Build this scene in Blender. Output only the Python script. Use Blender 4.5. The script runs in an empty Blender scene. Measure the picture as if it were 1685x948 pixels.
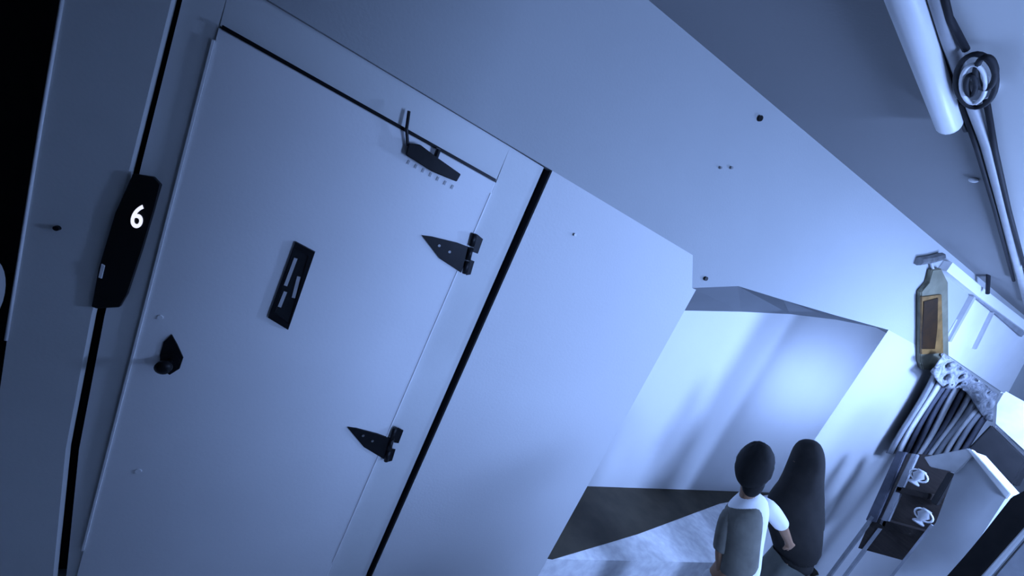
import bpy, bmesh, math, random
from mathutils import Vector, Matrix
random.seed(6)
S = bpy.context.scene
COL = S.collection

# ------------------------------------------------------------------ camera
H = 2.0
FPX = 640.0
ROLL, PITCH, YAW = (math.radians(a) for a in (24.3, 11.0, 24.5))
_u = Vector((math.sin(ROLL)*math.cos(PITCH), -math.cos(ROLL)*math.cos(PITCH), -math.sin(PITCH)))
_z = Vector((0, 0, 1))
_h = (_z - _u*_z.dot(_u)).normalized()
_r = _h.cross(_u)
_X = math.cos(YAW)*_r + math.sin(YAW)*_h
_Y = -math.sin(YAW)*_r + math.cos(YAW)*_h
MC = Matrix((_X, _Y, _u))                       # camera (x right, y down, z forward) -> world
cx, cy, cz = MC @ Vector((1, 0, 0)), -(MC @ Vector((0, 1, 0))), -(MC @ Vector((0, 0, 1)))
cd = bpy.data.cameras.new('camera')
cam = bpy.data.objects.new('camera', cd)
COL.objects.link(cam)
cam.matrix_world = Matrix(((cx.x, cy.x, cz.x, 0), (cx.y, cy.y, cz.y, 0), (cx.z, cy.z, cz.z, H), (0, 0, 0, 1)))
cd.sensor_fit = 'HORIZONTAL'
cd.sensor_width = 36.0
cd.lens = FPX/1685.0*36.0
cd.clip_start = 0.02
S.camera = cam

# ------------------------------------------------------------------ world, exposure
BLUE = (0.298, 0.475, 1.0)
w = bpy.data.worlds.new('world')
S.world = w
w.use_nodes = True
w.node_tree.nodes['Background'].inputs[0].default_value = (0.4, 0.53, 1.0, 1)
w.node_tree.nodes['Background'].inputs[1].default_value = 0.02
S.view_settings.view_transform = 'Standard'
S.view_settings.look = 'None'
S.view_settings.exposure = 0.0
S.view_settings.gamma = 1.0
S.view_settings.use_curve_mapping = False

ASSUMED_LAMP = (4.05, 0.40, 2.50)      # assumed lobby lamp, unseen right of the view; brightens the right wall
ASSUMED_LAMP_POWER = 265
ADDED_WINDOW = (2.3, -2.12, 2.0)           # added window, out of view; shapes the light on the door
ADDED_WINDOW_POWER = 140
PASSAGE_FILL = (5.35, 1.79, 1.55)   # added fill, hidden behind the lobby wall; evens out the passage light
PASSAGE_FILL_POWER = 21
pl = bpy.data.lights.new('assumed_lamp_light', 'POINT')
pl.energy = ASSUMED_LAMP_POWER; pl.color = BLUE; pl.shadow_soft_size = 0.22
plo = bpy.data.objects.new('assumed_lamp_light', pl); COL.objects.link(plo)
plo.location = ASSUMED_LAMP
wl = bpy.data.lights.new('added_window_light', 'AREA')
wl.shape = 'RECTANGLE'; wl.size = 0.65; wl.size_y = 1.1; wl.energy = ADDED_WINDOW_POWER; wl.color = BLUE
wlo = bpy.data.objects.new('added_window_light', wl); COL.objects.link(wlo)
wlo.location = ADDED_WINDOW
wlo.rotation_euler = (math.radians(90), 0, 0)   # faces +y
al = bpy.data.lights.new('passage_fill_light', 'AREA')
al.shape = 'RECTANGLE'; al.size = 2.3; al.size_y = 0.4; al.energy = PASSAGE_FILL_POWER; al.color = BLUE
alo = bpy.data.objects.new('passage_fill_light', al); COL.objects.link(alo)
alo.location = PASSAGE_FILL
alo.rotation_euler = (math.radians(90), 0, 0)   # faces the far wall (+y)

# ------------------------------------------------------------------ helpers
def ray(px, py):
    return MC @ Vector(((px-842.5)/FPX, (py-474.0)/FPX, 1.0))
C0 = Vector((0, 0, H))
def ony(px, py, y): d = ray(px, py); return C0 + d*(y/d.y)
def onx(px, py, x): d = ray(px, py); return C0 + d*(x/d.x)
def onz(px, py, z): d = ray(px, py); return C0 + d*((z-H)/d.z)
def atd(px, py, depth): return C0 + ray(px, py)*depth

def mat(name, base, rough=0.6, metal=0.0, var=0.0, scale=6.0, bump=0.0, bscale=80.0, base2=None, emit=None, estr=0.0, spec=0.3, stretch=None):
    m = bpy.data.materials.new(name)
    m.use_nodes = True
    nt = m.node_tree; b = nt.nodes['Principled BSDF']
    b.inputs['Roughness'].default_value = rough
    b.inputs['Metallic'].default_value = metal
    b.inputs['Specular IOR Level'].default_value = spec
    b.inputs['Base Color'].default_value = (*base, 1)
    tc = nt.nodes.new('ShaderNodeTexCoord')
    mp = nt.nodes.new('ShaderNodeMapping')
    nt.links.new(tc.outputs['Object'], mp.inputs[0])
    if stretch: mp.inputs['Scale'].default_value = stretch
    n = nt.nodes.new('ShaderNodeTexNoise')
    n.inputs['Scale'].default_value = scale; n.inputs['Detail'].default_value = 5
    nt.links.new(mp.outputs[0], n.inputs['Vector'])
    r = nt.nodes.new('ShaderNodeValToRGB')
    b2 = base2 if base2 else tuple(max(0, c*(1-var)) for c in base)
    r.color_ramp.elements[0].position = 0.35; r.color_ramp.elements[0].color = (*b2, 1)
    r.color_ramp.elements[1].position = 0.65; r.color_ramp.elements[1].color = (*base, 1)
    nt.links.new(n.outputs['Fac'], r.inputs[0])
    nt.links.new(r.outputs[0], b.inputs['Base Color'])
    if bump:
        n2 = nt.nodes.new('ShaderNodeTexNoise'); n2.inputs['Scale'].default_value = bscale
        nt.links.new(mp.outputs[0], n2.inputs['Vector'])
        bp = nt.nodes.new('ShaderNodeBump'); bp.inputs['Strength'].default_value = bump; bp.inputs['Distance'].default_value = 0.004
        nt.links.new(n2.outputs['Fac'], bp.inputs['Height'])
        nt.links.new(bp.outputs[0], b.inputs['Normal'])
    if emit:
        b.inputs['Emission Color'].default_value = (*emit, 1)
        b.inputs['Emission Strength'].default_value = estr
    return m

M = {}
M['wall'] = mat('wall_paint', (0.55, 0.55, 0.55), 0.75, var=0.04, scale=1.5, bump=0.15)
M['wall_low'] = mat('wall_paint_pale', (0.84, 0.84, 0.84), 0.7, var=0.03, scale=1.5, bump=0.15)
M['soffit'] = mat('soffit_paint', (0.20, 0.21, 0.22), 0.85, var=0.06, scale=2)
M['dado'] = mat('grey_paint', (0.20, 0.20, 0.20), 0.8, var=0.05, scale=1.2)
M['wall_lob'] = mat('wall_paint_lobby', (0.68, 0.68, 0.68), 0.7, var=0.03, scale=1.5, bump=0.15)
M['bulk'] = mat('header_shade', (0.42, 0.43, 0.43), 0.8, var=0.05, scale=1.2, bump=0.15)  # darker than the wall below: shading above the seam put into the colour
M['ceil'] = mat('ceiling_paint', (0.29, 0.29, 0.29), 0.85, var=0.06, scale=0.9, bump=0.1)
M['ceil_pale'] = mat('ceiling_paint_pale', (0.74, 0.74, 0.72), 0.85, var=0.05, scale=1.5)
M['floor'] = mat('marble_floor', (0.95, 0.95, 0.94), 0.35, base2=(0.74, 0.73, 0.74), scale=16, spec=0.4)
M['floor_lobby'] = mat('lobby_floor', (0.45, 0.45, 0.45), 0.5, base2=(0.32, 0.32, 0.32), scale=9)
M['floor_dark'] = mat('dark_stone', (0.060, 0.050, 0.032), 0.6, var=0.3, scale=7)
M['door'] = mat('door_paint', (0.84, 0.84, 0.84), 0.55, var=0.07, scale=1.1, bump=0.1)
M['frame'] = mat('frame_paint', (0.70, 0.71, 0.70), 0.55, var=0.08, scale=2.0, bump=0.1)
M['gap'] = mat('gap_shade', (0.012, 0.012, 0.015), 0.8)  # black stands in for the shade inside the frame gaps
M['dark_metal'] = mat('dark_iron', (0.010, 0.010, 0.012), 0.45, metal=0.3, var=0.3, scale=30)
M['grey_metal'] = mat('worn_metal', (0.30, 0.30, 0.30), 0.4, metal=0.6, var=0.3, scale=30)
M['black_gloss'] = mat('black_plastic', (0.006, 0.006, 0.007), 0.35, spec=0.4)
M['glass'] = mat('dark_glass', (0.015, 0.016, 0.018), 0.12, spec=0.6)
M['lit'] = mat('lit_digit', (0.9, 0.9, 0.95), 0.5, emit=(0.86, 0.86, 1.0), estr=1.0)
M['white'] = mat('white_plastic', (0.86, 0.86, 0.86), 0.4, var=0.04, scale=5)
M['cable'] = mat('dark_cable', (0.012, 0.012, 0.016), 0.7, var=0.2, scale=20)
M['conduit'] = mat('grey_conduit', (0.46, 0.46, 0.47), 0.5, var=0.1, scale=12)
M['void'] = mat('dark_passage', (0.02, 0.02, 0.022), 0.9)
M['amber'] = mat('amber_wood', (0.24, 0.13, 0.040), 0.5, var=0.4, scale=15)
M['amber_dark'] = mat('dark_amber', (0.035, 0.015, 0.003), 0.5, var=0.4, scale=25)
M['olive'] = mat('grey_olive_board', (0.20, 0.19, 0.13), 0.6, var=0.25, scale=12)
M['hair'] = mat('black_hair', (0.010, 0.009, 0.008), 0.8, var=0.4, scale=60, stretch=(1, 1, 0.1))
M['skin'] = mat('skin', (0.30, 0.17, 0.10), 0.55, var=0.1, scale=20)
M['shirt'] = mat('white_shirt', (0.85, 0.85, 0.85), 0.8, var=0.08, scale=9, bump=0.4, bscale=25)
M['vest'] = mat('grey_vest', (0.16, 0.155, 0.13), 0.85, var=0.25, scale=12, bump=0.4, bscale=30)
M['trousers'] = mat('pale_trousers', (0.55, 0.55, 0.55), 0.8, var=0.12, scale=9, bump=0.3, bscale=25)
M['black_cloth'] = mat('black_cloth', (0.020, 0.018, 0.016), 0.9, var=0.35, scale=10, bump=0.4, bscale=25)
M['grey_cloth'] = mat('grey_skirt', (0.12, 0.125, 0.11), 0.9, var=0.25, scale=10)
M['shoe'] = mat('black_shoe', (0.015, 0.015, 0.015), 0.4)
M['wood'] = mat('dark_wood', (0.034, 0.026, 0.022), 0.55, var=0.4, scale=10, stretch=(1, 1, 6))
M['stripe_d'] = mat('dark_blue_cloth', (0.10, 0.105, 0.13), 0.9, var=0.3, scale=12)
M['stripe_m'] = mat('mid_grey_cloth', (0.30, 0.31, 0.33), 0.9, var=0.2, scale=12)
M['stripe_l'] = mat('pale_cloth', (0.62, 0.62, 0.62), 0.9, var=0.15, scale=12)
M['carton'] = mat('pale_carton', (0.50, 0.51, 0.52), 0.7, var=0.07, scale=5)
M['carton_edge'] = mat('white_carton_edge', (0.86, 0.86, 0.84), 0.7, var=0.05, scale=8)
M['black_box'] = mat('black_box', (0.016, 0.015, 0.015), 0.6, var=0.3, scale=14)

def link(name, me, m, parent=None, smooth=False):
    o = bpy.data.objects.new(name, me)
    COL.objects.link(o)
    if m: me.materials.append(m)
    if parent:
        o.parent = parent
        o.matrix_parent_inverse = Matrix.Translation(-parent.location)
    if smooth:
        for p in me.polygons: p.use_smooth = True
    return o
def tobj(name, bm, m, parent=None, smooth=False):
    bmesh.ops.recalc_face_normals(bm, faces=bm.faces)
    me = bpy.data.meshes.new(name)
    bm.to_mesh(me); bm.free()
    return link(name, me, m, parent, smooth)
def tag(o, label, cat, group=None):
    o['label'] = label; o['category'] = cat
    if group: o['group'] = group
    return o
def struct(o, label=None):
    o['kind'] = 'structure'
    if label: o['label'] = label
    return o
def empty(name, loc, label, cat, group=None):
    o = bpy.data.objects.new(name, None); COL.objects.link(o)
    o.location = loc; o.empty_display_size = 0.05
    return tag(o, label, cat, group)

def prism(bm, poly, vec):
    """poly: 3-D outline, vec: extrusion"""
    vec = Vector(vec)
    a = [bm.verts.new(p) for p in poly]
    b = [bm.verts.new(Vector(p)+vec) for p in poly]
    n = len(poly)
    bm.faces.new(a); bm.faces.new(b[::-1])
    for i in range(n): bm.faces.new((a[i], b[i], b[(i+1) % n], a[(i+1) % n]))
def box(bm, x0, x1, y0, y1, z0, z1):
    prism(bm, [(x0, y0, z0), (x1, y0, z0), (x1, y0, z1), (x0, y0, z1)], (0, y1-y0, 0))
def bevel(bm, w, seg=2):
    bmesh.ops.bevel(bm, geom=list(bm.edges), offset=w, segments=seg, affect='EDGES', clamp_overlap=True)
def tube(bm, pts, r, n=10, cap=True, closed=False):
    pts = [Vector(p) for p in pts]
    rings = []
    N = len(pts)
    ref = None
    for i, p in enumerate(pts):
        if closed: t = pts[(i+1) % N]-pts[i-1]
        else: t = pts[min(i+1, N-1)]-pts[max(i-1, 0)]
        t.normalize()
        if ref is None:
            ref = t.orthogonal().normalized()
        ref = (ref - t*ref.dot(t)).normalized()
        s = t.cross(ref)
        rr = r[i] if isinstance(r, (list, tuple)) else r
        rings.append([bm.verts.new(p + (ref*math.cos(2*math.pi*k/n)+s*math.sin(2*math.pi*k/n))*rr) for k in range(n)])
    for i in range(N if closed else N-1):
        A, B = rings[i], rings[(i+1) % N]
        for k in range(n): bm.faces.new((A[k], A[(k+1) % n], B[(k+1) % n], B[k]))
    if cap and not closed:
        bm.faces.new(rings[0][::-1]); bm.faces.new(rings[-1])
def disc(bm, c, axis, r, h, n=20):
    c = Vector(c); axis = Vector(axis).normalized()
    tube(bm, [c, c+axis*h], r, n)
def sphere(bm, c, rx, ry, rz, rot=None, u=20, v=14):
    m = Matrix.Translation(c) @ (rot.to_4x4() if rot else Matrix.Identity(4)) @ Matrix.Diagonal((rx, ry, rz, 1))
    bmesh.ops.create_uvsphere(bm, u_segments=u, v_segments=v, radius=1, matrix=m)
def wallpoly(pix, y): return [ony(px, py, y) for px, py in pix]

# ------------------------------------------------------------------ the setting
D = 1.637               # face of the lobby wall
DF = D + 0.02          # face of the recessed lift front
ZF = -0.22              # lobby floor; the passage floor (z = 0) lies one step higher
ZC = 2.976              # ceiling height
XE = ony(1022, 700, D).x   # end of the wall beside the passage
CORNER = ony(909, 281, D)  # upper right corner of the lift front
XF = CORNER.x
LINT = ony(1140, 420, D)   # seam between the pale wall and the header above it
XL0, XL1 = ony(200, 320, D).x, ony(68, 200, D).x      # jamb strip left of the lift
slope = (LINT.z-CORNER.z)/(LINT.x-CORNER.x)
def seam(x): return CORNER.z + slope*(x-CORNER.x)
# soffit of the passage: lower edge on the lobby face and on the far wall
SA = [ony(1139, 474, D), ony(1215, 471, D), ony(1290, 494, D), ony(1375, 519, D), ony(1462, 543, D)]
W0, W1_ = onz(972, 801, 0), onz(1205, 809, 0)
wd = (W1_-W0).normalized()
wn = Vector((-wd.y, wd.x, 0))
def onw(px, py):
    d = ray(px, py); t = (W0-C0).dot(wn)/d.dot(wn); return C0 + d*t
SB = [onw(1119, 511), onw(1220, 513), onw(1300, 517), onw(1375, 526), onw(1462, 543)]
TIP = SA[-1]; TIPW = SB[-1]

bm = bmesh.new(); box(bm, -3.2, 10.5, -2.2, 5.0, ZF-0.1, ZF)
struct(tobj('floor', bm, M['floor_lobby']), 'pale mottled marble floor')
bm = bmesh.new(); prism(bm, [(XE-1.5, D+0.17, ZF), (XE+0.001, D+0.17, ZF), (XE+0.001, D, ZF), (TIP.x, D, ZF), (TIP.x+0.2, D+0.1, ZF), (10.3, D+0.1, ZF), (10.3, W1_.y+0.40, ZF), (XE-1.5, W0.y-0.15, ZF)], (0, 0, -ZF))
struct(tobj('floor_step', bm, M['floor']), 'pale marble step up into the passage')
bm = bmesh.new(); box(bm, -3.2, 10.5, -2.2, 5.0, ZC, ZC+0.1)
struct(tobj('ceiling', bm, M['ceil']), 'dull painted ceiling')
# pale wall between lift front and passage
bm = bmesh.new()
prism(bm, [(XF, D, ZF), (XE, D, ZF), (XE, D, SA[0].z), (SA[0].x, D, SA[0].z), (LINT.x, D, seam(LINT.x)), (XF, D, CORNER.z)], (0, 0.16, 0))
struct(tobj('wall_lobby', bm, M['wall_lob']), 'pale wall between the lift door and the passage')
# header above lift and passage
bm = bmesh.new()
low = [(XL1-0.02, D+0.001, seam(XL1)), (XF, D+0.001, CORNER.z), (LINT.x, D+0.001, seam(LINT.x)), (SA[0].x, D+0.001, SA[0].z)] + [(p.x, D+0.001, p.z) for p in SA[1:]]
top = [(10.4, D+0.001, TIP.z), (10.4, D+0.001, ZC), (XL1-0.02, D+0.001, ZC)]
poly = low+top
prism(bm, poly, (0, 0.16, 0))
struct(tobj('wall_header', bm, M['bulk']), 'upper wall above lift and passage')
# wall right of the passage
bm = bmesh.new()
jb = TIP + (TIPW-TIP)
prism(bm, [(TIP.x, D, ZF), (10.4, D, ZF), (10.4, D+0.1, ZF), (TIP.x+0.1*TIP.x/D, D+0.1, ZF)], (0, 0, TIP.z-ZF))
struct(tobj('wall_right', bm, M['wall']), 'bright wall at the end of the lobby')
# far wall of the passage
bm = bmesh.new()
a = W0 - wd*2.2; b = W0 + wd*7
prism(bm, [a, b, b+Vector((0, 0, ZC)), a+Vector((0, 0, ZC))], wn*0.1)
struct(tobj('wall_passage', bm, M['wall_low']), 'white far wall of the side passage')
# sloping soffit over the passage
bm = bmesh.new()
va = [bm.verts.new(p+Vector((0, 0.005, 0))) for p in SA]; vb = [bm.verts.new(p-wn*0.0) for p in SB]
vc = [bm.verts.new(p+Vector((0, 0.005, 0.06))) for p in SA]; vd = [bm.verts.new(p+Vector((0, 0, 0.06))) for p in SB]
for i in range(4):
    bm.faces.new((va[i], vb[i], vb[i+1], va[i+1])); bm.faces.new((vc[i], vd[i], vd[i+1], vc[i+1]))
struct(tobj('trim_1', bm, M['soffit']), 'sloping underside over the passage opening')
# dark floor in the passage
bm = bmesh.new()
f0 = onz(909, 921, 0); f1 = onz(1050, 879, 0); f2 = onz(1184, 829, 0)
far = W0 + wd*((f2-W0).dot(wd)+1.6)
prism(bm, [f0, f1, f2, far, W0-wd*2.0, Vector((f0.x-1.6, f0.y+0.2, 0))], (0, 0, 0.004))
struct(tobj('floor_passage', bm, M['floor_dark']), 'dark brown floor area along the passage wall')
# jamb strip left of the lift and the dark stair well beyond it
bm = bmesh.new()
prism(bm, wallpoly([(106, -40), (292, -40), (215, 270), (150, 520), (108, 740), (86, 960), (78, 1060), (-40, 1060), (0, 640), (30, 430), (68, 200)], D), (0, 0.03, 0))
struct(tobj('trim_2', bm, M['frame']), 'grey pillar strip left of the lift door')
pil = bpy.data.objects['trim_2']
bm = bmesh.new(); tube(bm, wallpoly([(104, -10), (68, 200), (31, 430), (10, 560)], D-0.001), 0.0045, 8); tobj('edge_highlight', bm, M['white'], pil, True)  # white line put in for the highlight along the strip's edge
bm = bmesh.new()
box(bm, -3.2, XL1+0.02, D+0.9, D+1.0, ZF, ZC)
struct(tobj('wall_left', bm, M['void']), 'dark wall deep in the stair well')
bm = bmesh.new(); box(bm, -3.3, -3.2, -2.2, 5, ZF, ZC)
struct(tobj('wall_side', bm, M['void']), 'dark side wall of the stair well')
bm = bmesh.new(); wx0, wx1, wz0, wz1 = ADDED_WINDOW[0]-0.36, ADDED_WINDOW[0]+0.36, ADDED_WINDOW[2]-0.57, ADDED_WINDOW[2]+0.57
box(bm, -3.2, wx0, -2.3, -2.2, ZF, ZC); box(bm, wx1, 10.5, -2.3, -2.2, ZF, ZC); box(bm, wx0, wx1, -2.3, -2.2, ZF, wz0); box(bm, wx0, wx1, -2.3, -2.2, wz1, ZC)
struct(tobj('wall_back', bm, M['dado']), 'grey lobby wall behind the view')
bm = bmesh.new()
for a_ in ((wx0, wx0+0.05, wz0, wz1), (wx1-0.05, wx1, wz0, wz1), (wx0, wx1, wz0, wz0+0.05), (wx0, wx1, wz1-0.05, wz1), (ADDED_WINDOW[0]-0.02, ADDED_WINDOW[0]+0.02, wz0, wz1)):
    box(bm, a_[0], a_[1], -2.29, -2.21, a_[2], a_[3])
wf = struct(tobj('window_added', bm, M['white']), 'added white framed window behind the view, for daylight')
for q in (0, 1):
    bm = bmesh.new(); x_ = wx0+0.05 if q == 0 else ADDED_WINDOW[0]+0.02
    box(bm, x_, x_+0.29, -2.26, -2.25, wz0+0.05, wz1-0.05); tobj('pane', bm, mat('added_bright_pane', (0.8, 0.8, 0.8), 0.2, emit=BLUE, estr=2.0), wf)  # glowing panes of the added window
# added unseen wall and parapet, keep daylight off the door's left and foot
bm = bmesh.new(); box(bm, -3.2, 1.33, -0.77, -0.65, ZF, ZC); box(bm, 1.33, 2.16, -0.77, -0.65, ZF, 1.32)
struct(tobj('wall_blocker', bm, M['dado']), 'added grey wall opposite the lift door, blocks daylight')
bm = bmesh.new(); box(bm, 10.4, 10.5, -2.2, 5, ZF, ZC)
struct(tobj('wall_end', bm, M['dado']), 'grey end wall of the lobby')

# ------------------------------------------------------------------ lift front: frame, door
lift = empty('lift_door_frame', ony(400, 900, DF), 'grey painted metal frame around the lift door', 'door frame')
lift.location.z = ZF
dTL, dTR = ony(361, 46, DF), ony(815, 300, DF)
dBL, dBR = ony(140, 900, DF), ony(546, 930, DF)
def ext(a, b, z):            # point on line a-b at height z
    t = (z-a.z)/(b.z-a.z); return a+(b-a)*t
dBL, dBR = ext(dTL, dBL, ZF+0.02), ext(dTR, dBR, ZF+0.02)
gapL = [(310, -40), (233, 270), (172, 520), (130, 740), (108, 960)]
XG = XF-0.035           # dark shadow gap at the right of the frame
bm = bmesh.new()
L = [ony(px, py, DF) for px, py in gapL]; Lb = L[-1].copy(); Lb.z = ZF
topz = lambda x: seam(x)-0.002
prism(bm, [(L[0].x, DF, topz(L[0].x)), *L, Lb, dBL-Vector((0.004, 0, 0.02)), dTL+Vector((-0.004, 0, 0.007)), (dTL.x, DF, topz(dTL.x))], (0, 0.06, 0))
o = tobj('frame_jamb', bm, M['frame'], lift)
bm = bmesh.new()
prism(bm, [dTR+Vector((0.004, 0, 0.007)), dBR+Vector((0.004, 0, -0.02)), (XG+0.008, DF, ZF), (XG, DF, topz(XF)), (dTR.x, DF, topz(dTR.x))], (0, 0.06, 0))
tobj('frame_jamb', bm, M['frame'], lift)
bm = bmesh.new()
prism(bm, [dTL+Vector((0, 0, 0.007)), dTR+Vector((0, 0, 0.007)), (dTR.x, DF, topz(dTR.x)), (dTL.x, DF, topz(dTL.x))], (0, 0.06, 0))
tobj('frame_head', bm, M['frame'], lift)
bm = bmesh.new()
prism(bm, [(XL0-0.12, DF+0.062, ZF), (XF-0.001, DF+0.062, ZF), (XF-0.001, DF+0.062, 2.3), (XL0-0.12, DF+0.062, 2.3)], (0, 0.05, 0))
tobj('gap_shade_backing', bm, M['gap'], lift)  # black so the gaps read as shade under any light
bm = bmesh.new(); box(bm, XF-0.007, XF-0.001, D+0.002, DF+0.061, ZF, CORNER.z-0.004); tobj('gap_shade_strip', bm, M['gap'], lift)  # covers the lit wall end in black, as shade in the gap

door = empty('lift_door', (0, DF, ZF), 'wide pale lift door leaf with dark strap hinges', 'door')
bm = bmesh.new()
prism(bm, [dTL-Vector((0, 0.012, 0)), dTR-Vector((0, 0.012, 0)), dBR-Vector((0, 0.012, 0)), dBL-Vector((0, 0.012, 0))], (0, 0.05, 0))
bevel(bm, 0.003, 1)
tobj('leaf', bm, M['door'], door)
DL = DF-0.012            # face of the leaf
# thin dark strip over the gap along the top edge, pale edge strips at the sides
def strip(name, p, q, w, m, parent, t=0.004, y=None):
    p, q = Vector(p), Vector(q); d = (q-p).normalized(); s = d.cross(Vector((0, 1, 0)))*w*0.5
    b = bmesh.new(); prism(b, [p-s, q-s, q+s, p+s], (0, -t, 0)); return tobj(name, b, m, parent)
strip('top_gap_strip', ony(366, 45, DL), ony(815, 297, DL), 0.013, M['dark_metal'], door, 0.006)
strip('edge_strip', ony(352, 66, DL), ony(137, 905, DL), 0.007, M['white'], door, 0.005)
strip('edge_strip', ony(808, 318, DL), ony(548, 925, DL), 0.006, M['white'], door, 0.003)
# vision panel
bm = bmesh.new()
vp = [(487, 397), (519, 414), (475, 541), (442, 521)]
ctr = sum((Vector(p).to_3d() for p in vp), Vector())/4
outer = wallpoly(vp, DL); inner = wallpoly([(ctr.x+(x-ctr.x)*0.72, ctr.y+(y-ctr.y)*0.88) for x, y in vp], DL)
for i in range(4):
    j = (i+1) % 4
    prism(bm, [outer[i], outer[j], inner[j], inner[i]], (0, -0.012, 0))
vf = tobj('vision_panel', bm, M['dark_metal'], door)
bm = bmesh.new(); prism(bm, [p+Vector((0, 0.0, 0)) for p in inner], (0, -0.004, 0)); tobj('pane', bm, M['glass'], vf)
for (a, b2) in (((487, 425), (470, 470)), ((492, 455), (483, 490)), ((470, 480), (460, 505))):
    strip('wire_glint', ony(*a, DL-0.004), ony(*b2, DL-0.004), 0.012, M['conduit'], vf, 0.003)  # pale strips stand in for glints on the wire grille
# hinges
def hinge(tip, up, mid, lo, k1, k2):
    """tip: point of the strap; up/lo: its wide end; k1,k2: the pin line"""
    hb = bmesh.new()
    prism(hb, wallpoly([tip, (tip[0]+(up[0]-tip[0])*0.3, tip[1]+(up[1]-tip[1])*0.18), up, mid, lo, (tip[0]+(lo[0]-tip[0])*0.45, tip[1]+(lo[1]-tip[1])*0.62)], DL), (0, -0.008, 0))
    h = tobj('hinge', hb, M['dark_metal'], door)
    kb = bmesh.new()
    a, b = ony(*k1, DL-0.010), ony(*k2, DL-0.010)
    for s in (0, 1, 2): tube(kb, [a.lerp(b, s/3+0.01), a.lerp(b, (s+1)/3-0.03)], 0.012, 10)
    tobj('knuckle', kb, M['dark_metal'], h, True)
    pb = bmesh.new()
    d = (b-a).normalized(); s = Vector((0.022, 0, 0))
    prism(pb, [a+s*0.6+Vector((0, 0.006, 0)), a+s*2.0+d*0.01+Vector((0, 0.006, 0)), a.lerp(b, .42)+s*1.7+Vector((0, 0.006, 0)), a.lerp(b, .42)+s*.6+Vector((0, 0.006, 0))], (0, -0.006, 0))
    prism(pb, [a.lerp(b, .62)+s*.4+Vector((0, 0.006, 0)), a.lerp(b, .62)+s*1.4+Vector((0, 0.006, 0)), b+s*1.3-d*0.01+Vector((0, 0.006, 0)), b+s*.4+Vector((0, 0.006, 0))], (0, -0.006, 0))
    tobj('frame_plate', pb, M['dark_metal'], h)
    for t in (0.32, 0.6):
        ax = ((up[0]+lo[0])/2, (up[1]+lo[1])/2)
        c = ony(tip[0]+(ax[0]-tip[0])*(t+0.15), tip[1]+(ax[1]-tip[1])*(t+0.15), DL-0.008)
        sb = bmesh.new(); disc(sb, c, (0, -1, 0), 0.006, 0.003, 10); tobj('screw', sb, M['grey_metal'], h)
    return h
hinge((694, 387), (752, 399), (776, 408), (758, 448), (781, 384), (764, 452))
hinge((572, 702), (621, 713), (646, 722), (632, 754), (650, 704), (635, 760))
# door closer
cl = bmesh.new()
prism(cl, wallpoly([(672, 236), (690, 238), (722, 262), (756, 286), (749, 298), (710, 282), (667, 255)], DL), (0, -0.035, 0))
bevel(cl, 0.003, 1)
clo = tobj('door_closer', cl, M['dark_metal'], door)
ab = bmesh.new(); tube(ab, [ony(671, 240, DL-0.02), ony(669, 212, DL-0.03), ony(673, 183, DL-0.02)], 0.006, 8); tobj('closer_arm', ab, M['dark_metal'], clo)
ab = bmesh.new(); tube(ab, [ony(716, 262, DL-0.02), ony(722, 245, DL-0.03)], 0.010, 8); tobj('closer_arm', ab, M['dark_metal'], clo)
ab = bmesh.new()
for k in range(7):
    px, py = 672+12*k, 263+6.8*k
    prism(ab, wallpoly([(px, py), (px+3, py+1.5), (px, py+8), (px-3, py+6)], DL), (0, -0.003, 0))
tobj('closer_fringe', ab, M['conduit'], clo)  # row of small grey ticks below the closer
# knob
kb = bmesh.new(); c = ony(281, 592, DL)
disc(kb, c, (0, -1, 0), 0.030, 0.008, 20)
kn = tobj('door_knob', kb, M['dark_metal'], door)
kb = bmesh.new()
tube(kb, [c+Vector((0, -0.008, 0)), c+Vector((0, -0.04, 0)), c+Vector((0, -0.05, 0)), c+Vector((0, -0.065, 0)), c+Vector((0, -0.072, 0))], [0.010, 0.012, 0.026, 0.026, 0.012], 18)
tobj('grip', kb, M['dark_metal'], kn, True)
kb = bmesh.new(); prism(kb, wallpoly([(270, 562), (283, 550), (292, 566), (302, 588), (296, 606), (280, 616), (266, 606), (264, 584)], DL), (0, -0.005, 0))
tobj('keyhole_plate', kb, M['dark_metal'], kn)
for px, py, r in ((264, 522, 0.009), (228, 775, 0.011)):
    sb = bmesh.new(); disc(sb, ony(px, py, DL), (0, -1, 0), r, 0.004, 12); tobj('bolt_cover', sb, M['white'], door)

# call panel beside the door, with a lit floor number
cp = empty('call_panel', ony(200, 400, DF), 'black lift call panel showing a lit number', 'call panel')
pan = [(218, 286), (252, 291), (264, 304), (252, 345), (232, 412), (208, 485), (196, 506), (158, 508), (150, 505), (163, 440), (190, 350)]
bm = bmesh.new(); prism(bm, wallpoly(pan, D-0.015), (0, 0.0145, 0)); bevel(bm, 0.002, 1); tobj('panel_body', bm, M['black_gloss'], cp)
cu = bpy.data.curves.new('digit', 'FONT'); cu.body = '6'; cu.size = 0.115; cu.extrude = 0.001; cu.offset = 0.0015
cu.align_x = 'CENTER'; cu.align_y = 'CENTER'
tmp = bpy.data.objects.new('digit_tmp', cu); COL.objects.link(tmp)
dg = bpy.context.evaluated_depsgraph_get()
me = bpy.data.meshes.new_from_object(tmp.evaluated_get(dg))
bpy.data.objects.remove(tmp)
c = ony(226, 358, D-0.017)
me.transform(Matrix.Translation(c) @ Matrix.Rotation(math.radians(90), 4, 'X') @ Matrix.Diagonal((0.60, 1, 1, 1)))
me.materials.clear()
link('floor_digit', me, M['lit'], cp)
bm = bmesh.new(); prism(bm, wallpoly([(168, 434), (173, 437), (168, 458), (163, 456)], D-0.015), (0, -0.004, 0)); tobj('call_button', bm, M['white'], cp)

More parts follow.
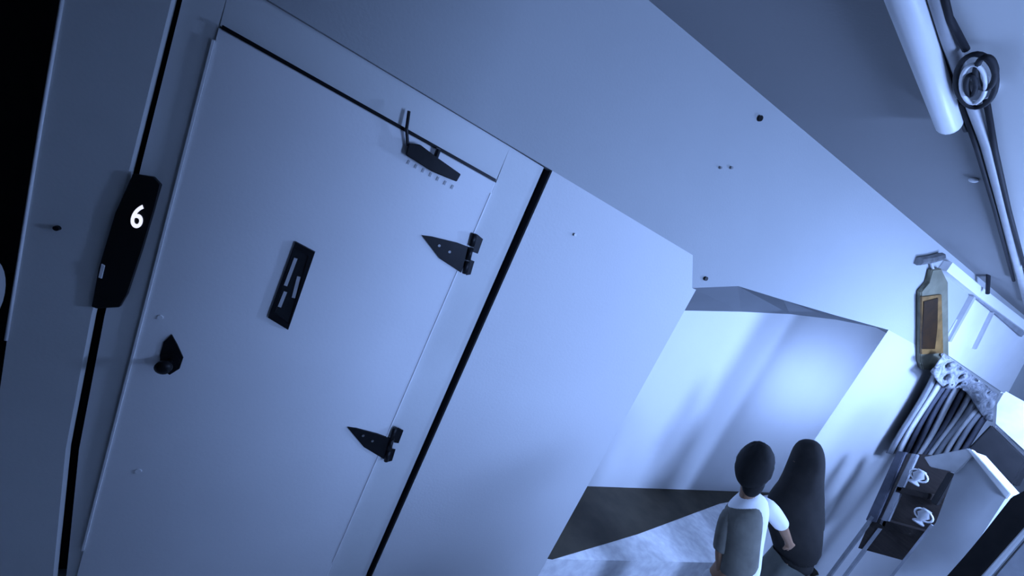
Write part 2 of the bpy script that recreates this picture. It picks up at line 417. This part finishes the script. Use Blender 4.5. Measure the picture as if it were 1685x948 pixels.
# small lamp glimpsed in the stair well
lp = empty('stair_lamp', (0, 0, 0), 'pale round lamp at the edge of the dark stair well', 'lamp')
c = ony(-26, 480, D+0.5); lp.location = c
bm = bmesh.new(); sphere(bm, c, 0.055, 0.05, 0.16); tobj('globe', bm, mat('lamp_globe', (0.8, 0.8, 0.8), 0.5, emit=BLUE, estr=0.16), lp, True)
bm = bmesh.new(); box(bm, c.x-0.03, c.x+0.03, c.y+0.03, D+0.9, c.z-0.02, c.z+0.02); tobj('bracket', bm, M['dark_metal'], lp)

# ------------------------------------------------------------------ ceiling fittings
def zc(px, py, dz=0.0): return onz(px, py, ZC-dz)
bm = bmesh.new()
a, b = zc(1468, -60, 0.04), zc(1562, 205, 0.04)
e = (b-a).normalized()
a2 = a - e*0.5
tube(bm, [a2, b, b+e*0.02, b+e*0.032], [0.036, 0.036, 0.030, 0.012], 16)
cand = tag(tobj('ceiling_tube', bm, M['white'], None, True), 'thick white tube with a rounded end on the ceiling', 'tube')
wr = empty('ceiling_wiring', zc(1605, 135), 'grey conduit with dark cables and a round junction box on the ceiling', 'wiring')
bm = bmesh.new()
tube(bm, [zc(1497, -80, 0.02), zc(1525, 70, 0.02), zc(1570, 172, 0.02), zc(1590, 215, 0.02)], 0.008, 8)
tobj('cable', bm, M['cable'], wr, True)
bm = bmesh.new()
tube(bm, [zc(1518, -80, 0.02), zc(1560, 60, 0.02), zc(1585, 130, 0.02), zc(1625, 240, 0.02), zc(1650, 340, 0.02), zc(1690, 500, 0.02)], 0.017, 10)
tobj('conduit_pipe', bm, M['conduit'], wr, True)
for pts in ([(1540, -60), (1562, 30), (1590, 82)],
                 [(1583, 170), (1608, 245), (1636, 340), (1668, 462)],
                 [(1622, 160), (1638, 250), (1660, 345), (1686, 440)]):
    bm = bmesh.new(); tube(bm, [zc(px, py, 0.025) for px, py in pts], 0.0085, 8)
    tobj('cable', bm, M['cable'], wr, True)
c = zc(1605, 135)
bm = bmesh.new(); tube(bm, [c, c-Vector((0, 0, 0.03)), c-Vector((0, 0, 0.036))], [0.062, 0.062, 0.05], 24); jx = tobj('junction_box', bm, M['conduit'], wr)
def coil(px, py, rx, ry, dz, r, m, name):
    b = bmesh.new(); pts = []
    for k in range(28):
        t = 2*math.pi*k/28; pts.append(zc(px+rx*math.cos(t), py+ry*math.sin(t), dz))
    tube(b, pts, r, 8, closed=True); tobj(name, b, m, jx, True)
coil(1606, 133, 33, 44, 0.045, 0.0075, M['cable'], 'cable_loop')
coil(1602, 138, 20, 32, 0.052, 0.006, M['white'], 'white_loop')
coil(1622, 120, 16, 26, 0.05, 0.008, M['cable'], 'cable_loop')
coil(1598, 140, 8, 17, 0.055, 0.007, M['cable'], 'cable_loop')
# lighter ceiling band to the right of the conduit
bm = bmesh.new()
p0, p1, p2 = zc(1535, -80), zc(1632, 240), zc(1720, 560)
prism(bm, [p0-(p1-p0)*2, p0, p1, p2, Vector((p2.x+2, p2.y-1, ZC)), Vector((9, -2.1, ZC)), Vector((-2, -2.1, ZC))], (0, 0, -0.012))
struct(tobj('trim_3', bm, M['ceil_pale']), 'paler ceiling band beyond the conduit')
bm = bmesh.new(); c = zc(1604, 294); sphere(bm, c-Vector((0, 0, 0.008)), 0.018, 0.018, 0.01, None, 12, 8)
tag(tobj('ceiling_button', bm, M['white'], None, True), 'tiny white round fitting on the ceiling by the cables', 'fitting')

# assumed pendant lamp, added out of view to light the right wall
lt = empty('assumed_pendant_lamp', (ASSUMED_LAMP[0], ASSUMED_LAMP[1], ZC), 'assumed shaded pendant lamp on the lobby ceiling, added out of view for light', 'lamp')
lc = Vector(ASSUMED_LAMP)
bm = bmesh.new(); tube(bm, [lc+Vector((0, 0, 0.12)), Vector((lc.x, lc.y, ZC))], 0.008, 8); tobj('cord', bm, M['cable'], lt)
bm = bmesh.new(); tube(bm, [lc+Vector((0, 0, 0.20)), lc+Vector((0, 0, 0.17)), lc+Vector((0, 0, 0.12)), lc+Vector((0, 0, 0.03))], [0.03, 0.10, 0.17, 0.22], 24, cap=False)
o = tobj('shade', bm, M['white'], lt, True); o.modifiers.new('s', 'SOLIDIFY').thickness = 0.004

pc = Vector(PASSAGE_FILL)
lt2 = empty('passage_fill', (pc.x, D+0.1, pc.z), 'added fill panel hidden on the back of the lobby wall', 'lamp')
bm = bmesh.new(); box(bm, pc.x-1.17, pc.x+1.17, D+0.102, D+0.145, pc.z-0.22, pc.z+0.22); tobj('fill_panel', bm, M['white'], lt2)  # body of the added fill, no fitting known here

# nails and marks on the upper wall
for px, py, r, lab in ((1249, 195, 0.014, 'dark nail high on the wall near the ceiling'), (1184, 276, 0.006, 'left one of two tiny nails on the upper wall'), (1202, 276, 0.007, 'right one of two tiny nails on the upper wall'), (945, 386, 0.007, 'small dark nail on the pale wall beside the lift frame'), (1160, 458, 0.012, 'small dark hook above the passage corner'), (96, 375, 0.008, 'small dark screw on the grey pillar strip')):
    bm = bmesh.new(); disc(bm, ony(px, py, D), (0, -1, 0), r, 0.012, 10)
    tag(tobj('nail', bm, M['grey_metal'] if r < 0.008 else M['dark_metal']), lab, 'nail')

# ------------------------------------------------------------------ right-hand end: plaque, transom, curtain, clutter
pq = empty('wall_plaque', ony(1530, 600, D), 'amber and grey plaque hanging askew on the bright wall', 'plaque')
bm = bmesh.new(); prism(bm, wallpoly([(1526, 442), (1541, 440), (1552, 462), (1554, 590), (1546, 606), (1512, 606), (1507, 592), (1508, 478), (1522, 464)], D-0.004), (0, -0.03, 0)); bevel(bm, 0.006, 2); tobj('board', bm, M['olive'], pq)
bm = bmesh.new(); prism(bm, wallpoly([(1514, 488), (1546, 484), (1549, 580), (1514, 582)], D-0.034), (0, -0.012, 0)); tobj('amber_panel', bm, M['amber'], pq)
bm = bmesh.new(); prism(bm, wallpoly([(1519, 496), (1542, 490), (1541, 540), (1537, 574), (1516, 574)], D-0.046), (0, -0.006, 0)); tobj('dark_figure', bm, M['amber_dark'], pq)
bm = bmesh.new(); tube(bm, wallpoly([(1511, 430), (1530, 427), (1548, 422)], D-0.02), 0.03, 8); tobj('hanger', bm, M['grey_metal'], pq)
bm = bmesh.new(); tube(bm, wallpoly([(1531, 427), (1536, 446)], D-0.02), 0.008, 8); tobj('string', bm, M['conduit'], pq)

tr = empty('transom_window', ony(1600, 560, D), 'pale window with thin grey bars high above the striped curtain', 'window')
def bar(name, pix, w, m, parent, y=D, t=0.03):
    b = bmesh.new(); pts = wallpoly(pix, y)
    for i in range(len(pts)-1):
        p, q = pts[i], pts[i+1]; d = (q-p).normalized(); s = d.cross(Vector((0, 1, 0)))*w/2
        prism(b, [p-s, q-s, q+s, p+s], (0, -t, 0))
    return tobj(name, b, m, parent)
bm = bmesh.new(); prism(bm, wallpoly([(1600, 480), (1700, 566), (1655, 650), (1545, 575)], D-0.002), (0, -0.008, 0)); tobj('pane', bm, M['white'], tr)
bar('frame_bar', [(1556, 560), (1599, 482)], 0.035, M['conduit'], tr)
bar('frame_bar', [(1596, 481), (1640, 517), (1676, 549)], 0.045, M['stripe_m'], tr)
bar('mullion', [(1627, 512), (1598, 572)], 0.03, M['conduit'], tr)
bar('cornice', [(1548, 436), (1600, 478), (1690, 545)], 0.07, M['white'], tr, D, 0.05)
bm = bmesh.new(); tube(bm, [ony(1627, 440, D-0.09), ony(1625, 483, D-0.09)], 0.012, 8)
tag(tobj('hook_rod', bm, M['cable']), 'short dark rod standing up above the pale window', 'rod')

# curtain: pleats hanging in front of the wall below the transom
cur = empty('striped_curtain', ony(1540, 740, D), 'striped grey blue curtain hanging beside the bright wall', 'curtain')
tops = [(1543, 596), (1640, 672)]; bots = [(1462, 746), (1572, 762)]
n = 11
cm = ['stripe_m', 'stripe_l', 'stripe_d', 'stripe_d', 'stripe_l', 'stripe_d', 'stripe_l', 'stripe_m', 'stripe_l', 'stripe_m', 'stripe_d']
for k in range(n):
    u0, u1 = k/n, (k+1)/n
    L2 = lambda A, u: (A[0][0]+(A[1][0]-A[0][0])*u, A[0][1]+(A[1][1]-A[0][1])*u)
    b = bmesh.new(); rows = []
    for j in range(9):
        v = j/8
        row = []
        for i in range(5):
            u = u0+(u1-u0)*i/4
            tp, bt = L2(tops, u), L2(bots, u)
            px, py = tp[0]+(bt[0]-tp[0])*v, tp[1]+(bt[1]-tp[1])*v
            px += 3*math.sin(v*5+k)
            y = D-0.05-0.05*math.sin(math.pi*i/4)-0.01*math.sin(k*2.1)
            row.append(b.verts.new(ony(px, py, y)))
        rows.append(row)
    for j in range(8):
        for i in range(4): b.faces.new((rows[j][i], rows[j][i+1], rows[j+1][i+1], rows[j+1][i]))
    o = tobj('pleat', b, M[cm[k]], cur, True)
    md = o.modifiers.new('s', 'SOLIDIFY'); md.thickness = 0.006
val = bmesh.new(); rows = []
for j in range(10):
    v = j/9; row = []
    for i in range(31):
        u = i/30
        px = 1552+u*104-v*20; py = 582+u*78+v*(30+10*math.sin(u*9))
        row.append(val.verts.new(ony(px, py, D-0.13+0.03*math.sin(u*40+v*3)*math.cos(v*7+u*11))))
    rows.append(row)
for j in range(9):
    for i in range(30): val.faces.new((rows[j][i], rows[j][i+1], rows[j+1][i+1], rows[j+1][i]))
o = tobj('valance', val, mat('valance_cloth', (0.42, 0.42, 0.43), 0.9, base2=(0.17, 0.18, 0.20), scale=26), cur, True)
md = o.modifiers.new('s', 'SOLIDIFY'); md.thickness = 0.006
b = bmesh.new(); tube(b, wallpoly([(1552, 584), (1660, 664)], D-0.06), 0.014, 10); tobj('curtain_rail', b, M['conduit'], cur)

# clutter standing below the curtain, at the lobby's far end (plane x = const faces the view)
def slab(name, pix, x, depth, m, parent=None, bev=0.0):
    b = bmesh.new(); prism(b, [onx(px, py, x) for px, py in pix], (depth, 0, 0))
    if bev: bevel(b, bev, 2)
    return tobj(name, b, m, parent)
XR = 4.2
rk = empty('dark_rack', onx(1470, 850, XR), 'dark wooden rack below the striped curtain', 'rack')
rk.location.z = ZF
slab('back_panel', [(1482, 745), (1548, 750), (1566, 782), (1545, 850), (1514, 930), (1412, 902)], XR+0.26, 0.02, M['wood'], rk)
slab('side_post', [(1476, 742), (1490, 744), (1440, 860), (1424, 856)], XR, 0.05, M['stripe_d'], rk, 0.004)
slab('side_rail', [(1500, 746), (1510, 748), (1456, 868), (1446, 862)], XR+0.02, 0.04, M['stripe_m'], rk, 0.004)
slab('shelf', [(1476, 800), (1530, 812), (1526, 822), (1472, 810)], XR+0.02, 0.28, M['wood'], rk, 0.003)
slab('dark_post', [(1560, 776), (1570, 780), (1540, 832), (1530, 826)], XR, 0.05, M['black_box'], rk, 0.004)
slab('shelf', [(1432, 850), (1540, 880), (1536, 892), (1426, 864)], XR+0.02, 0.28, M['wood'], rk, 0.003)

def ornament(px, py, s, lab):
    t = empty('ornament', onx(px, py, XR-0.02), lab, 'ornament')
    c = onx(px, py, XR-0.02)
    b = bmesh.new(); tube(b, [c-Vector((0, 0, 1.1*s)), c-Vector((0, 0, .95*s)), c-Vector((0, 0, .6*s)), c, c+Vector((0, 0, .5*s)), c+Vector((0, 0, .7*s))], [.5*s, .5*s, .2*s, .55*s, .3*s, .4*s], 12); tobj('body', b, M['conduit'], t, True)
    b = bmesh.new()
    pts = [c+Vector((0, .75*s*math.cos(a*math.pi/8), .6*s*math.sin(a*math.pi/8))) for a in range(16)]
    tube(b, pts, .1*s, 6, closed=True); tobj('ring', b, M['white'], t, True)
for py_ in (0, 1):
    pp = onx(1432, 855, XR) if py_ == 0 else onx(1530, 870, XR)
    for dx in (0.0, 0.25):
        b = bmesh.new(); box(b, XR+dx, XR+dx+0.03, pp.y-0.010, pp.y+0.010, ZF, pp.z+0.03); tobj('leg', b, M['stripe_m'], rk)
ornament(1512, 783, 0.065, 'pale ornate vase on the upper shelf of the dark rack')
ornament(1520, 848, 0.065, 'pale ornate vase on the lower shelf of the dark rack')

ct = empty('white_carton', onx(1580, 870, XR-0.42), 'large pale carton with a white top edge', 'carton')
ct.location.z = ZF
pts = [onx(px, py, XR-0.42) for px, py in ((1562, 745), (1598, 742), (1660, 812), (1600, 905))]
p5 = onx(1540, 860, XR-0.42); p6 = onx(1572, 775, XR-0.42)
bm = bmesh.new(); prism(bm, pts + [Vector((XR-0.42, pts[3].y, ZF)), Vector((XR-0.42, p5.y, ZF)), p5, p6], (0.25, 0, 0))
tobj('carton_body', bm, M['carton'], ct)
slab('lid_edge', [(1590, 738), (1600, 740), (1664, 812), (1656, 822)], XR-0.45, 0.04, M['carton_edge'], ct, 0.004)
slab('cloth_flap', [(1520, 752), (1592, 738), (1602, 748), (1574, 778), (1530, 768)], XR-0.44, 0.04, M['stripe_l'], ct, 0.004)
slab('black_case', [(1630, 698), (1690, 756), (1668, 800), (1592, 738)], XR+0.32, 0.12, M['black_box'], None, 0.01)
bc = bpy.data.objects['black_case']
pz = onx(1630, 768, XR+0.32)
bm = bmesh.new(); box(bm, XR+0.34, XR+0.42, pz.y-0.04, pz.y+0.04, ZF, pz.z); tobj('stand', bm, M['black_box'], bc)
tag(bc, 'black case behind the pale carton', 'case')
bl = slab('white_bundle', [(1648, 640), (1720, 680), (1720, 770), (1690, 752), (1632, 698), (1634, 664)], XR+0.46, 0.3, M['stripe_l'], None, 0.02)
tag(bl, 'white cloth bundle at the right picture edge', 'bundle')
pt = slab('dark_partition', [(1664, 818), (1720, 790), (1720, 850), (1590, 990), (1520, 990), (1600, 900)], XR-0.60, 0.06, M['black_box'], None, 0.006)
tag(pt, 'dark slanting board below the pale carton', 'board')
pt = slab('pale_rail', [(1720, 828), (1720, 842), (1602, 980), (1590, 975)], XR-0.67, 0.05, M['carton'], None, 0.004)
tag(pt, 'thin pale rail on the dark slanting board', 'rail')
pt = slab('pale_board', [(1720, 850), (1720, 1010), (1590, 1010), (1612, 980)], XR-0.66, 0.05, M['stripe_m'], None, 0.004)
tag(pt, 'grey board in the bottom right corner', 'board')

# ------------------------------------------------------------------ people
def skin(name, chains, m, parent=None, sub=2, root=0):
    """chains: list of lists of (Vector, rx, ry); chains may start with an int index into earlier verts"""
    verts, rad, edges = [], [], []
    for ch in chains:
        prev = None
        for it in ch:
            if isinstance(it, int): prev = it; continue
            verts.append(it[0]); rad.append((it[1], it[2] if len(it) > 2 else it[1]))
            i = len(verts)-1
            if prev is not None: edges.append((prev, i))
            prev = i
    me = bpy.data.meshes.new(name); me.from_pydata([tuple(v) for v in verts], edges, [])
    o = link(name, me, m, parent)
    o.modifiers.new('skin', 'SKIN').use_smooth_shade = True
    for i, r in enumerate(rad):
        sv = me.skin_vertices[0].data[i]; sv.radius = r; sv.use_root = (i == root)
    sm = o.modifiers.new('sub', 'SUBSURF'); sm.levels = sub; sm.render_levels = sub
    return o

def loft(name, rows, side, fwd, m, parent, n=24, sub=1, cap2=True):
    b = bmesh.new(); rings = []
    for c, rx, ry in rows:
        rings.append([b.verts.new(c + side*(rx*math.cos(2*math.pi*k/n)) + fwd*(ry*math.sin(2*math.pi*k/n))) for k in range(n)])
    for i in range(len(rings)-1):
        for k in range(n): b.faces.new((rings[i][k], rings[i][(k+1) % n], rings[i+1][(k+1) % n], rings[i+1][k]))
    b.faces.new(rings[0])
    if cap2: b.faces.new(rings[-1][::-1])
    o = tobj(name, b, m, parent, True)
    sm = o.modifiers.new('sub', 'SUBSURF'); sm.levels = sub; sm.render_levels = sub
    return o
def limb(name, pts, rad, m, parent):
    b = bmesh.new(); tube(b, pts, rad, 14); o = tobj(name, b, m, parent, True)
    sm = o.modifiers.new('sub', 'SUBSURF'); sm.levels = 1; sm.render_levels = 1
    return o

def person(name, label, P, dep, cl):
    """P: pixel joints; dep: camera depth of each"""
    J = {k: atd(v[0], v[1], dep+(v[2] if len(v) > 2 else 0)) for k, v in P.items()}
    base = Vector((J['hip'].x, J['hip'].y, ZF))
    root = empty('person', base, label, 'person')
    up = (J['head']-J['neck']).normalized()
    side = (J['shr']-J['shl']).normalized()
    fwd = up.cross(side).normalized()          # away from the view
    hip = J['hip']; hz = hip.z
    sh = 0.075
    chains = []
    chains.append([(hip, 0.085, 0.07), (hip.lerp(J['chest'], .5), 0.075, 0.065), (J['chest'], 0.085, 0.065), (J['neck']-up*0.015, 0.05, 0.045), (J['neck']+up*0.05, 0.04, 0.04), (J['head'], 0.072, 0.078), (J['head']+up*0.055, 0.055, 0.06)])
    idx = 7
    for k in ('l', 'r'):
        sgn = -1 if k == 'l' else 1
        s0, e0, h0 = J['sh'+k], J['el'+k], J['ha'+k]
        chains.append([2, (s0, 0.032), (s0.lerp(e0, .5), 0.032), (e0, 0.031), (e0.lerp(h0, .6), 0.026), (h0, 0.020, 0.022)])
        wi = idx+4; idx += 5
        d = (h0-e0).normalized(); s = d.cross(fwd).normalized(); nr = s.cross(d)
        chains.append([wi, (h0+d*0.04, 0.026, 0.014)]); pi = idx; idx += 1
        for f, (off, ln) in enumerate(((-0.022, 0.045), (-0.008, 0.055), (0.007, 0.052), (0.021, 0.04))):
            b0 = h0+d*0.065+s*off
            chains.append([pi, (b0, 0.0075), (b0+d*ln*.5+nr*0.006, 0.007), (b0+d*ln*.9+nr*0.02, 0.006)]); idx += 3
        chains.append([pi, (h0+d*0.035-s*0.032, 0.009), (h0+d*0.062-s*0.042+nr*0.01, 0.007)]); idx += 2
        lp_ = hip + side*(0.065*sgn)
        knee = Vector((lp_.x, lp_.y, ZF+(hz-ZF)*0.52)) + fwd*0.03
        ank = Vector((lp_.x, lp_.y, ZF+0.08))
        chains.append([0, (lp_-Vector((0, 0, 0.05)), 0.075), (lp_.lerp(knee, .5), 0.062), (knee, 0.048), (knee.lerp(ank, .4), 0.045), (ank, 0.03)]); idx += 5
        chains.append([idx-1, (Vector((ank.x, ank.y, ZF+0.035))+Vector((fwd.x, fwd.y, 0))*0.05, 0.032), (Vector((ank.x, ank.y, ZF+0.030))+Vector((fwd.x, fwd.y, 0))*0.13, 0.026)]); idx += 2
        # shoe
        b = bmesh.new(); q = Matrix((Vector((fwd.y, -fwd.x, 0)).normalized(), Vector((fwd.x, fwd.y, 0)).normalized(), Vector((0, 0, 1)))).transposed()
        sphere(b, Vector((ank.x, ank.y, ZF+0.04))+Vector((fwd.x, fwd.y, 0))*0.05, 0.045, 0.115, 0.04, q)
        tobj('shoe', b, M['shoe'], root, True)
        lg = [(lp_-Vector((0, 0, 0.02)), 0.088), (lp_.lerp(knee, .5), 0.076), (knee, 0.062), (knee.lerp(ank, .5), 0.058), (knee.lerp(ank, .92), 0.052)]
        if cl['legs']:
            skin('trouser_leg', [lg], cl['legs'], root)
        ss = cl['sleeve'][k]
        limb('sleeve', [s0-side*sgn*0.045+up*0.005, s0-side*sgn*0.01, s0.lerp(e0, .35), s0.lerp(e0, .7), s0.lerp(e0, 1.0), s0.lerp(e0, 1.02)], [0.035, 0.052, 0.05, 0.046, 0.043, 0.036], ss, root)
    body = skin('body', chains, M['skin'], root)
    ck, nk = J['chest'], J['neck']
    loft('shirt', [(nk+up*0.012, 0.046, 0.046), (nk-up*0.012, 0.062, 0.055), (nk-up*0.035, 0.10, 0.07), (nk.lerp(ck, .55), 0.122, 0.085), (ck, 0.122, 0.092), (ck.lerp(hip, .5), 0.112, 0.088), (hip, 0.118, 0.094), (hip-(ck-hip).normalized()*0.06, 0.12, 0.096)], side, fwd, cl['shirt'], root)
    # face on the far side of the head
    R3 = Matrix((side, fwd, up)).transposed()
    hd = J['head']
    b = bmesh.new(); sphere(b, hd+fwd*0.088-up*0.012, 0.012, 0.018, 0.022, R3, 10, 8); tobj('nose', b, M['skin'], root, True)
    for sg in (-1, 1):
        b = bmesh.new(); sphere(b, hd+fwd*0.074+side*sg*0.03+up*0.005, 0.012, 0.009, 0.008, R3, 10, 8); tobj('eye', b, M['white'], root, True)
        b = bmesh.new(); sphere(b, hd+side*sg*0.078-up*0.01, 0.010, 0.018, 0.028, R3, 10, 8); tobj('ear', b, M['skin'], root, True)
    b = bmesh.new(); sphere(b, hd+fwd*0.078-up*0.05, 0.022, 0.008, 0.006, R3, 10, 8); tobj('mouth', b, mat('lips', (0.3, 0.1, 0.08), 0.5), root, True)
    return root, J, R3, up, side, fwd

# boy in front: grey vest, white sleeves
rootA, J, R3, up, side, fwd = person('person', 'person with short dark hair in grey vest and white sleeves', dict(
    head=(1238, 767), neck=(1231, 814), chest=(1226, 858), hip=(1214, 938), shl=(1200, 848), shr=(1262, 830),
    ell=(1186, 905), hal=(1186, 965), elr=(1286, 864), har=(1298, 892, 0.1)), 2.12,
    dict(shirt=M['shirt'], legs=M['trousers'], sleeve=dict(l=M['vest'], r=M['shirt'])))  # left sleeve takes the vest grey: shade on that arm as colour
b = bmesh.new(); sphere(b, J['head']+up*0.012-fwd*0.014, 0.094, 0.098, 0.122, R3, 28, 20)
for v in b.verts:
    l = R3.transposed() @ (v.co-J['head'])
    if l.y > 0.045 and l.z < 0.05: v.co -= fwd*(l.y-0.045)
    v.co += Vector((random.uniform(-1, 1), random.uniform(-1, 1), random.uniform(-1, 1)))*0.002
tobj('hair', b, M['hair'], rootA, True)
ck, nk, hp = J['chest'], J['neck'], J['hip']
off = -side*0.028-fwd*0.012
loft('vest', [(nk-up*0.03+off, 0.05, 0.055), (nk-up*0.045+off, 0.085, 0.08), (nk.lerp(ck, .6)+off, 0.102, 0.096), (ck+off, 0.106, 0.102), (ck.lerp(hp, .5)+off*.8, 0.104, 0.1), (ck.lerp(hp, .85)+off*.6, 0.108, 0.106), (ck.lerp(hp, .87)+off*.6, 0.10, 0.10)], side, fwd, M['vest'], rootA)
b = bmesh.new(); sphere(b, J['head']-up*0.075-fwd*0.03, 0.058, 0.05, 0.075, R3, 20, 14); tobj('nape_hair_shade', b, M['hair'], rootA, True)  # hair at the nape, its dark colour also stands for the neck's shadow

# taller figure behind: long black shawl over the head
rootB, J, R3, up, side, fwd = person('person', 'person in a long black head shawl walking behind', dict(
    head=(1328, 757), neck=(1322, 800), chest=(1316, 835), hip=(1306, 925), shl=(1292, 822, .05), shr=(1342, 815, .05),
    ell=(1290, 870, .06), hal=(1305, 900, .1), elr=(1344, 870, .06), har=(1332, 925, .06)), 2.55,
    dict(shirt=M['black_cloth'], legs=M['grey_cloth'], sleeve=dict(l=M['black_cloth'], r=M['black_cloth'])))
hd, nk, chs, hp = J['head'], J['neck'], J['chest'], J['hip']
loft('head_shawl', [(hd+up*0.128, 0.03, 0.03), (hd+up*0.112, 0.058, 0.07), (hd+up*0.06, 0.078, 0.10), (hd, 0.086, 0.112), (hd-up*0.05-side*0.006, 0.098, 0.115), (nk-up*0.005-side*0.02, 0.125, 0.12), (nk-up*0.05-side*0.045, 0.168, 0.13), (chs-up*0.05-side*0.04, 0.178, 0.14), (chs.lerp(hp, .5)-side*0.005, 0.145, 0.14), (hp+side*0.02, 0.12, 0.14)], side, fwd, M['black_cloth'], rootB)
bm = bmesh.new()
n = 28; hp = J['hip']; rings = []
for z, r in ((hp.z+0.02, 0.15), (hp.z*0.5, 0.18), (ZF+0.06, 0.21)):
    rings.append([bm.verts.new((hp.x+(r+0.012*math.sin(k*6*2*math.pi/n))*math.cos(2*math.pi*k/n), hp.y+(r+0.012*math.sin(k*6*2*math.pi/n))*math.sin(2*math.pi*k/n)*0.8, z)) for k in range(n)])
for i in range(2):
    for k in range(n): bm.faces.new((rings[i][k], rings[i][(k+1) % n], rings[i+1][(k+1) % n], rings[i+1][k]))
o = tobj('skirt', bm, M['grey_cloth'], rootB, True)
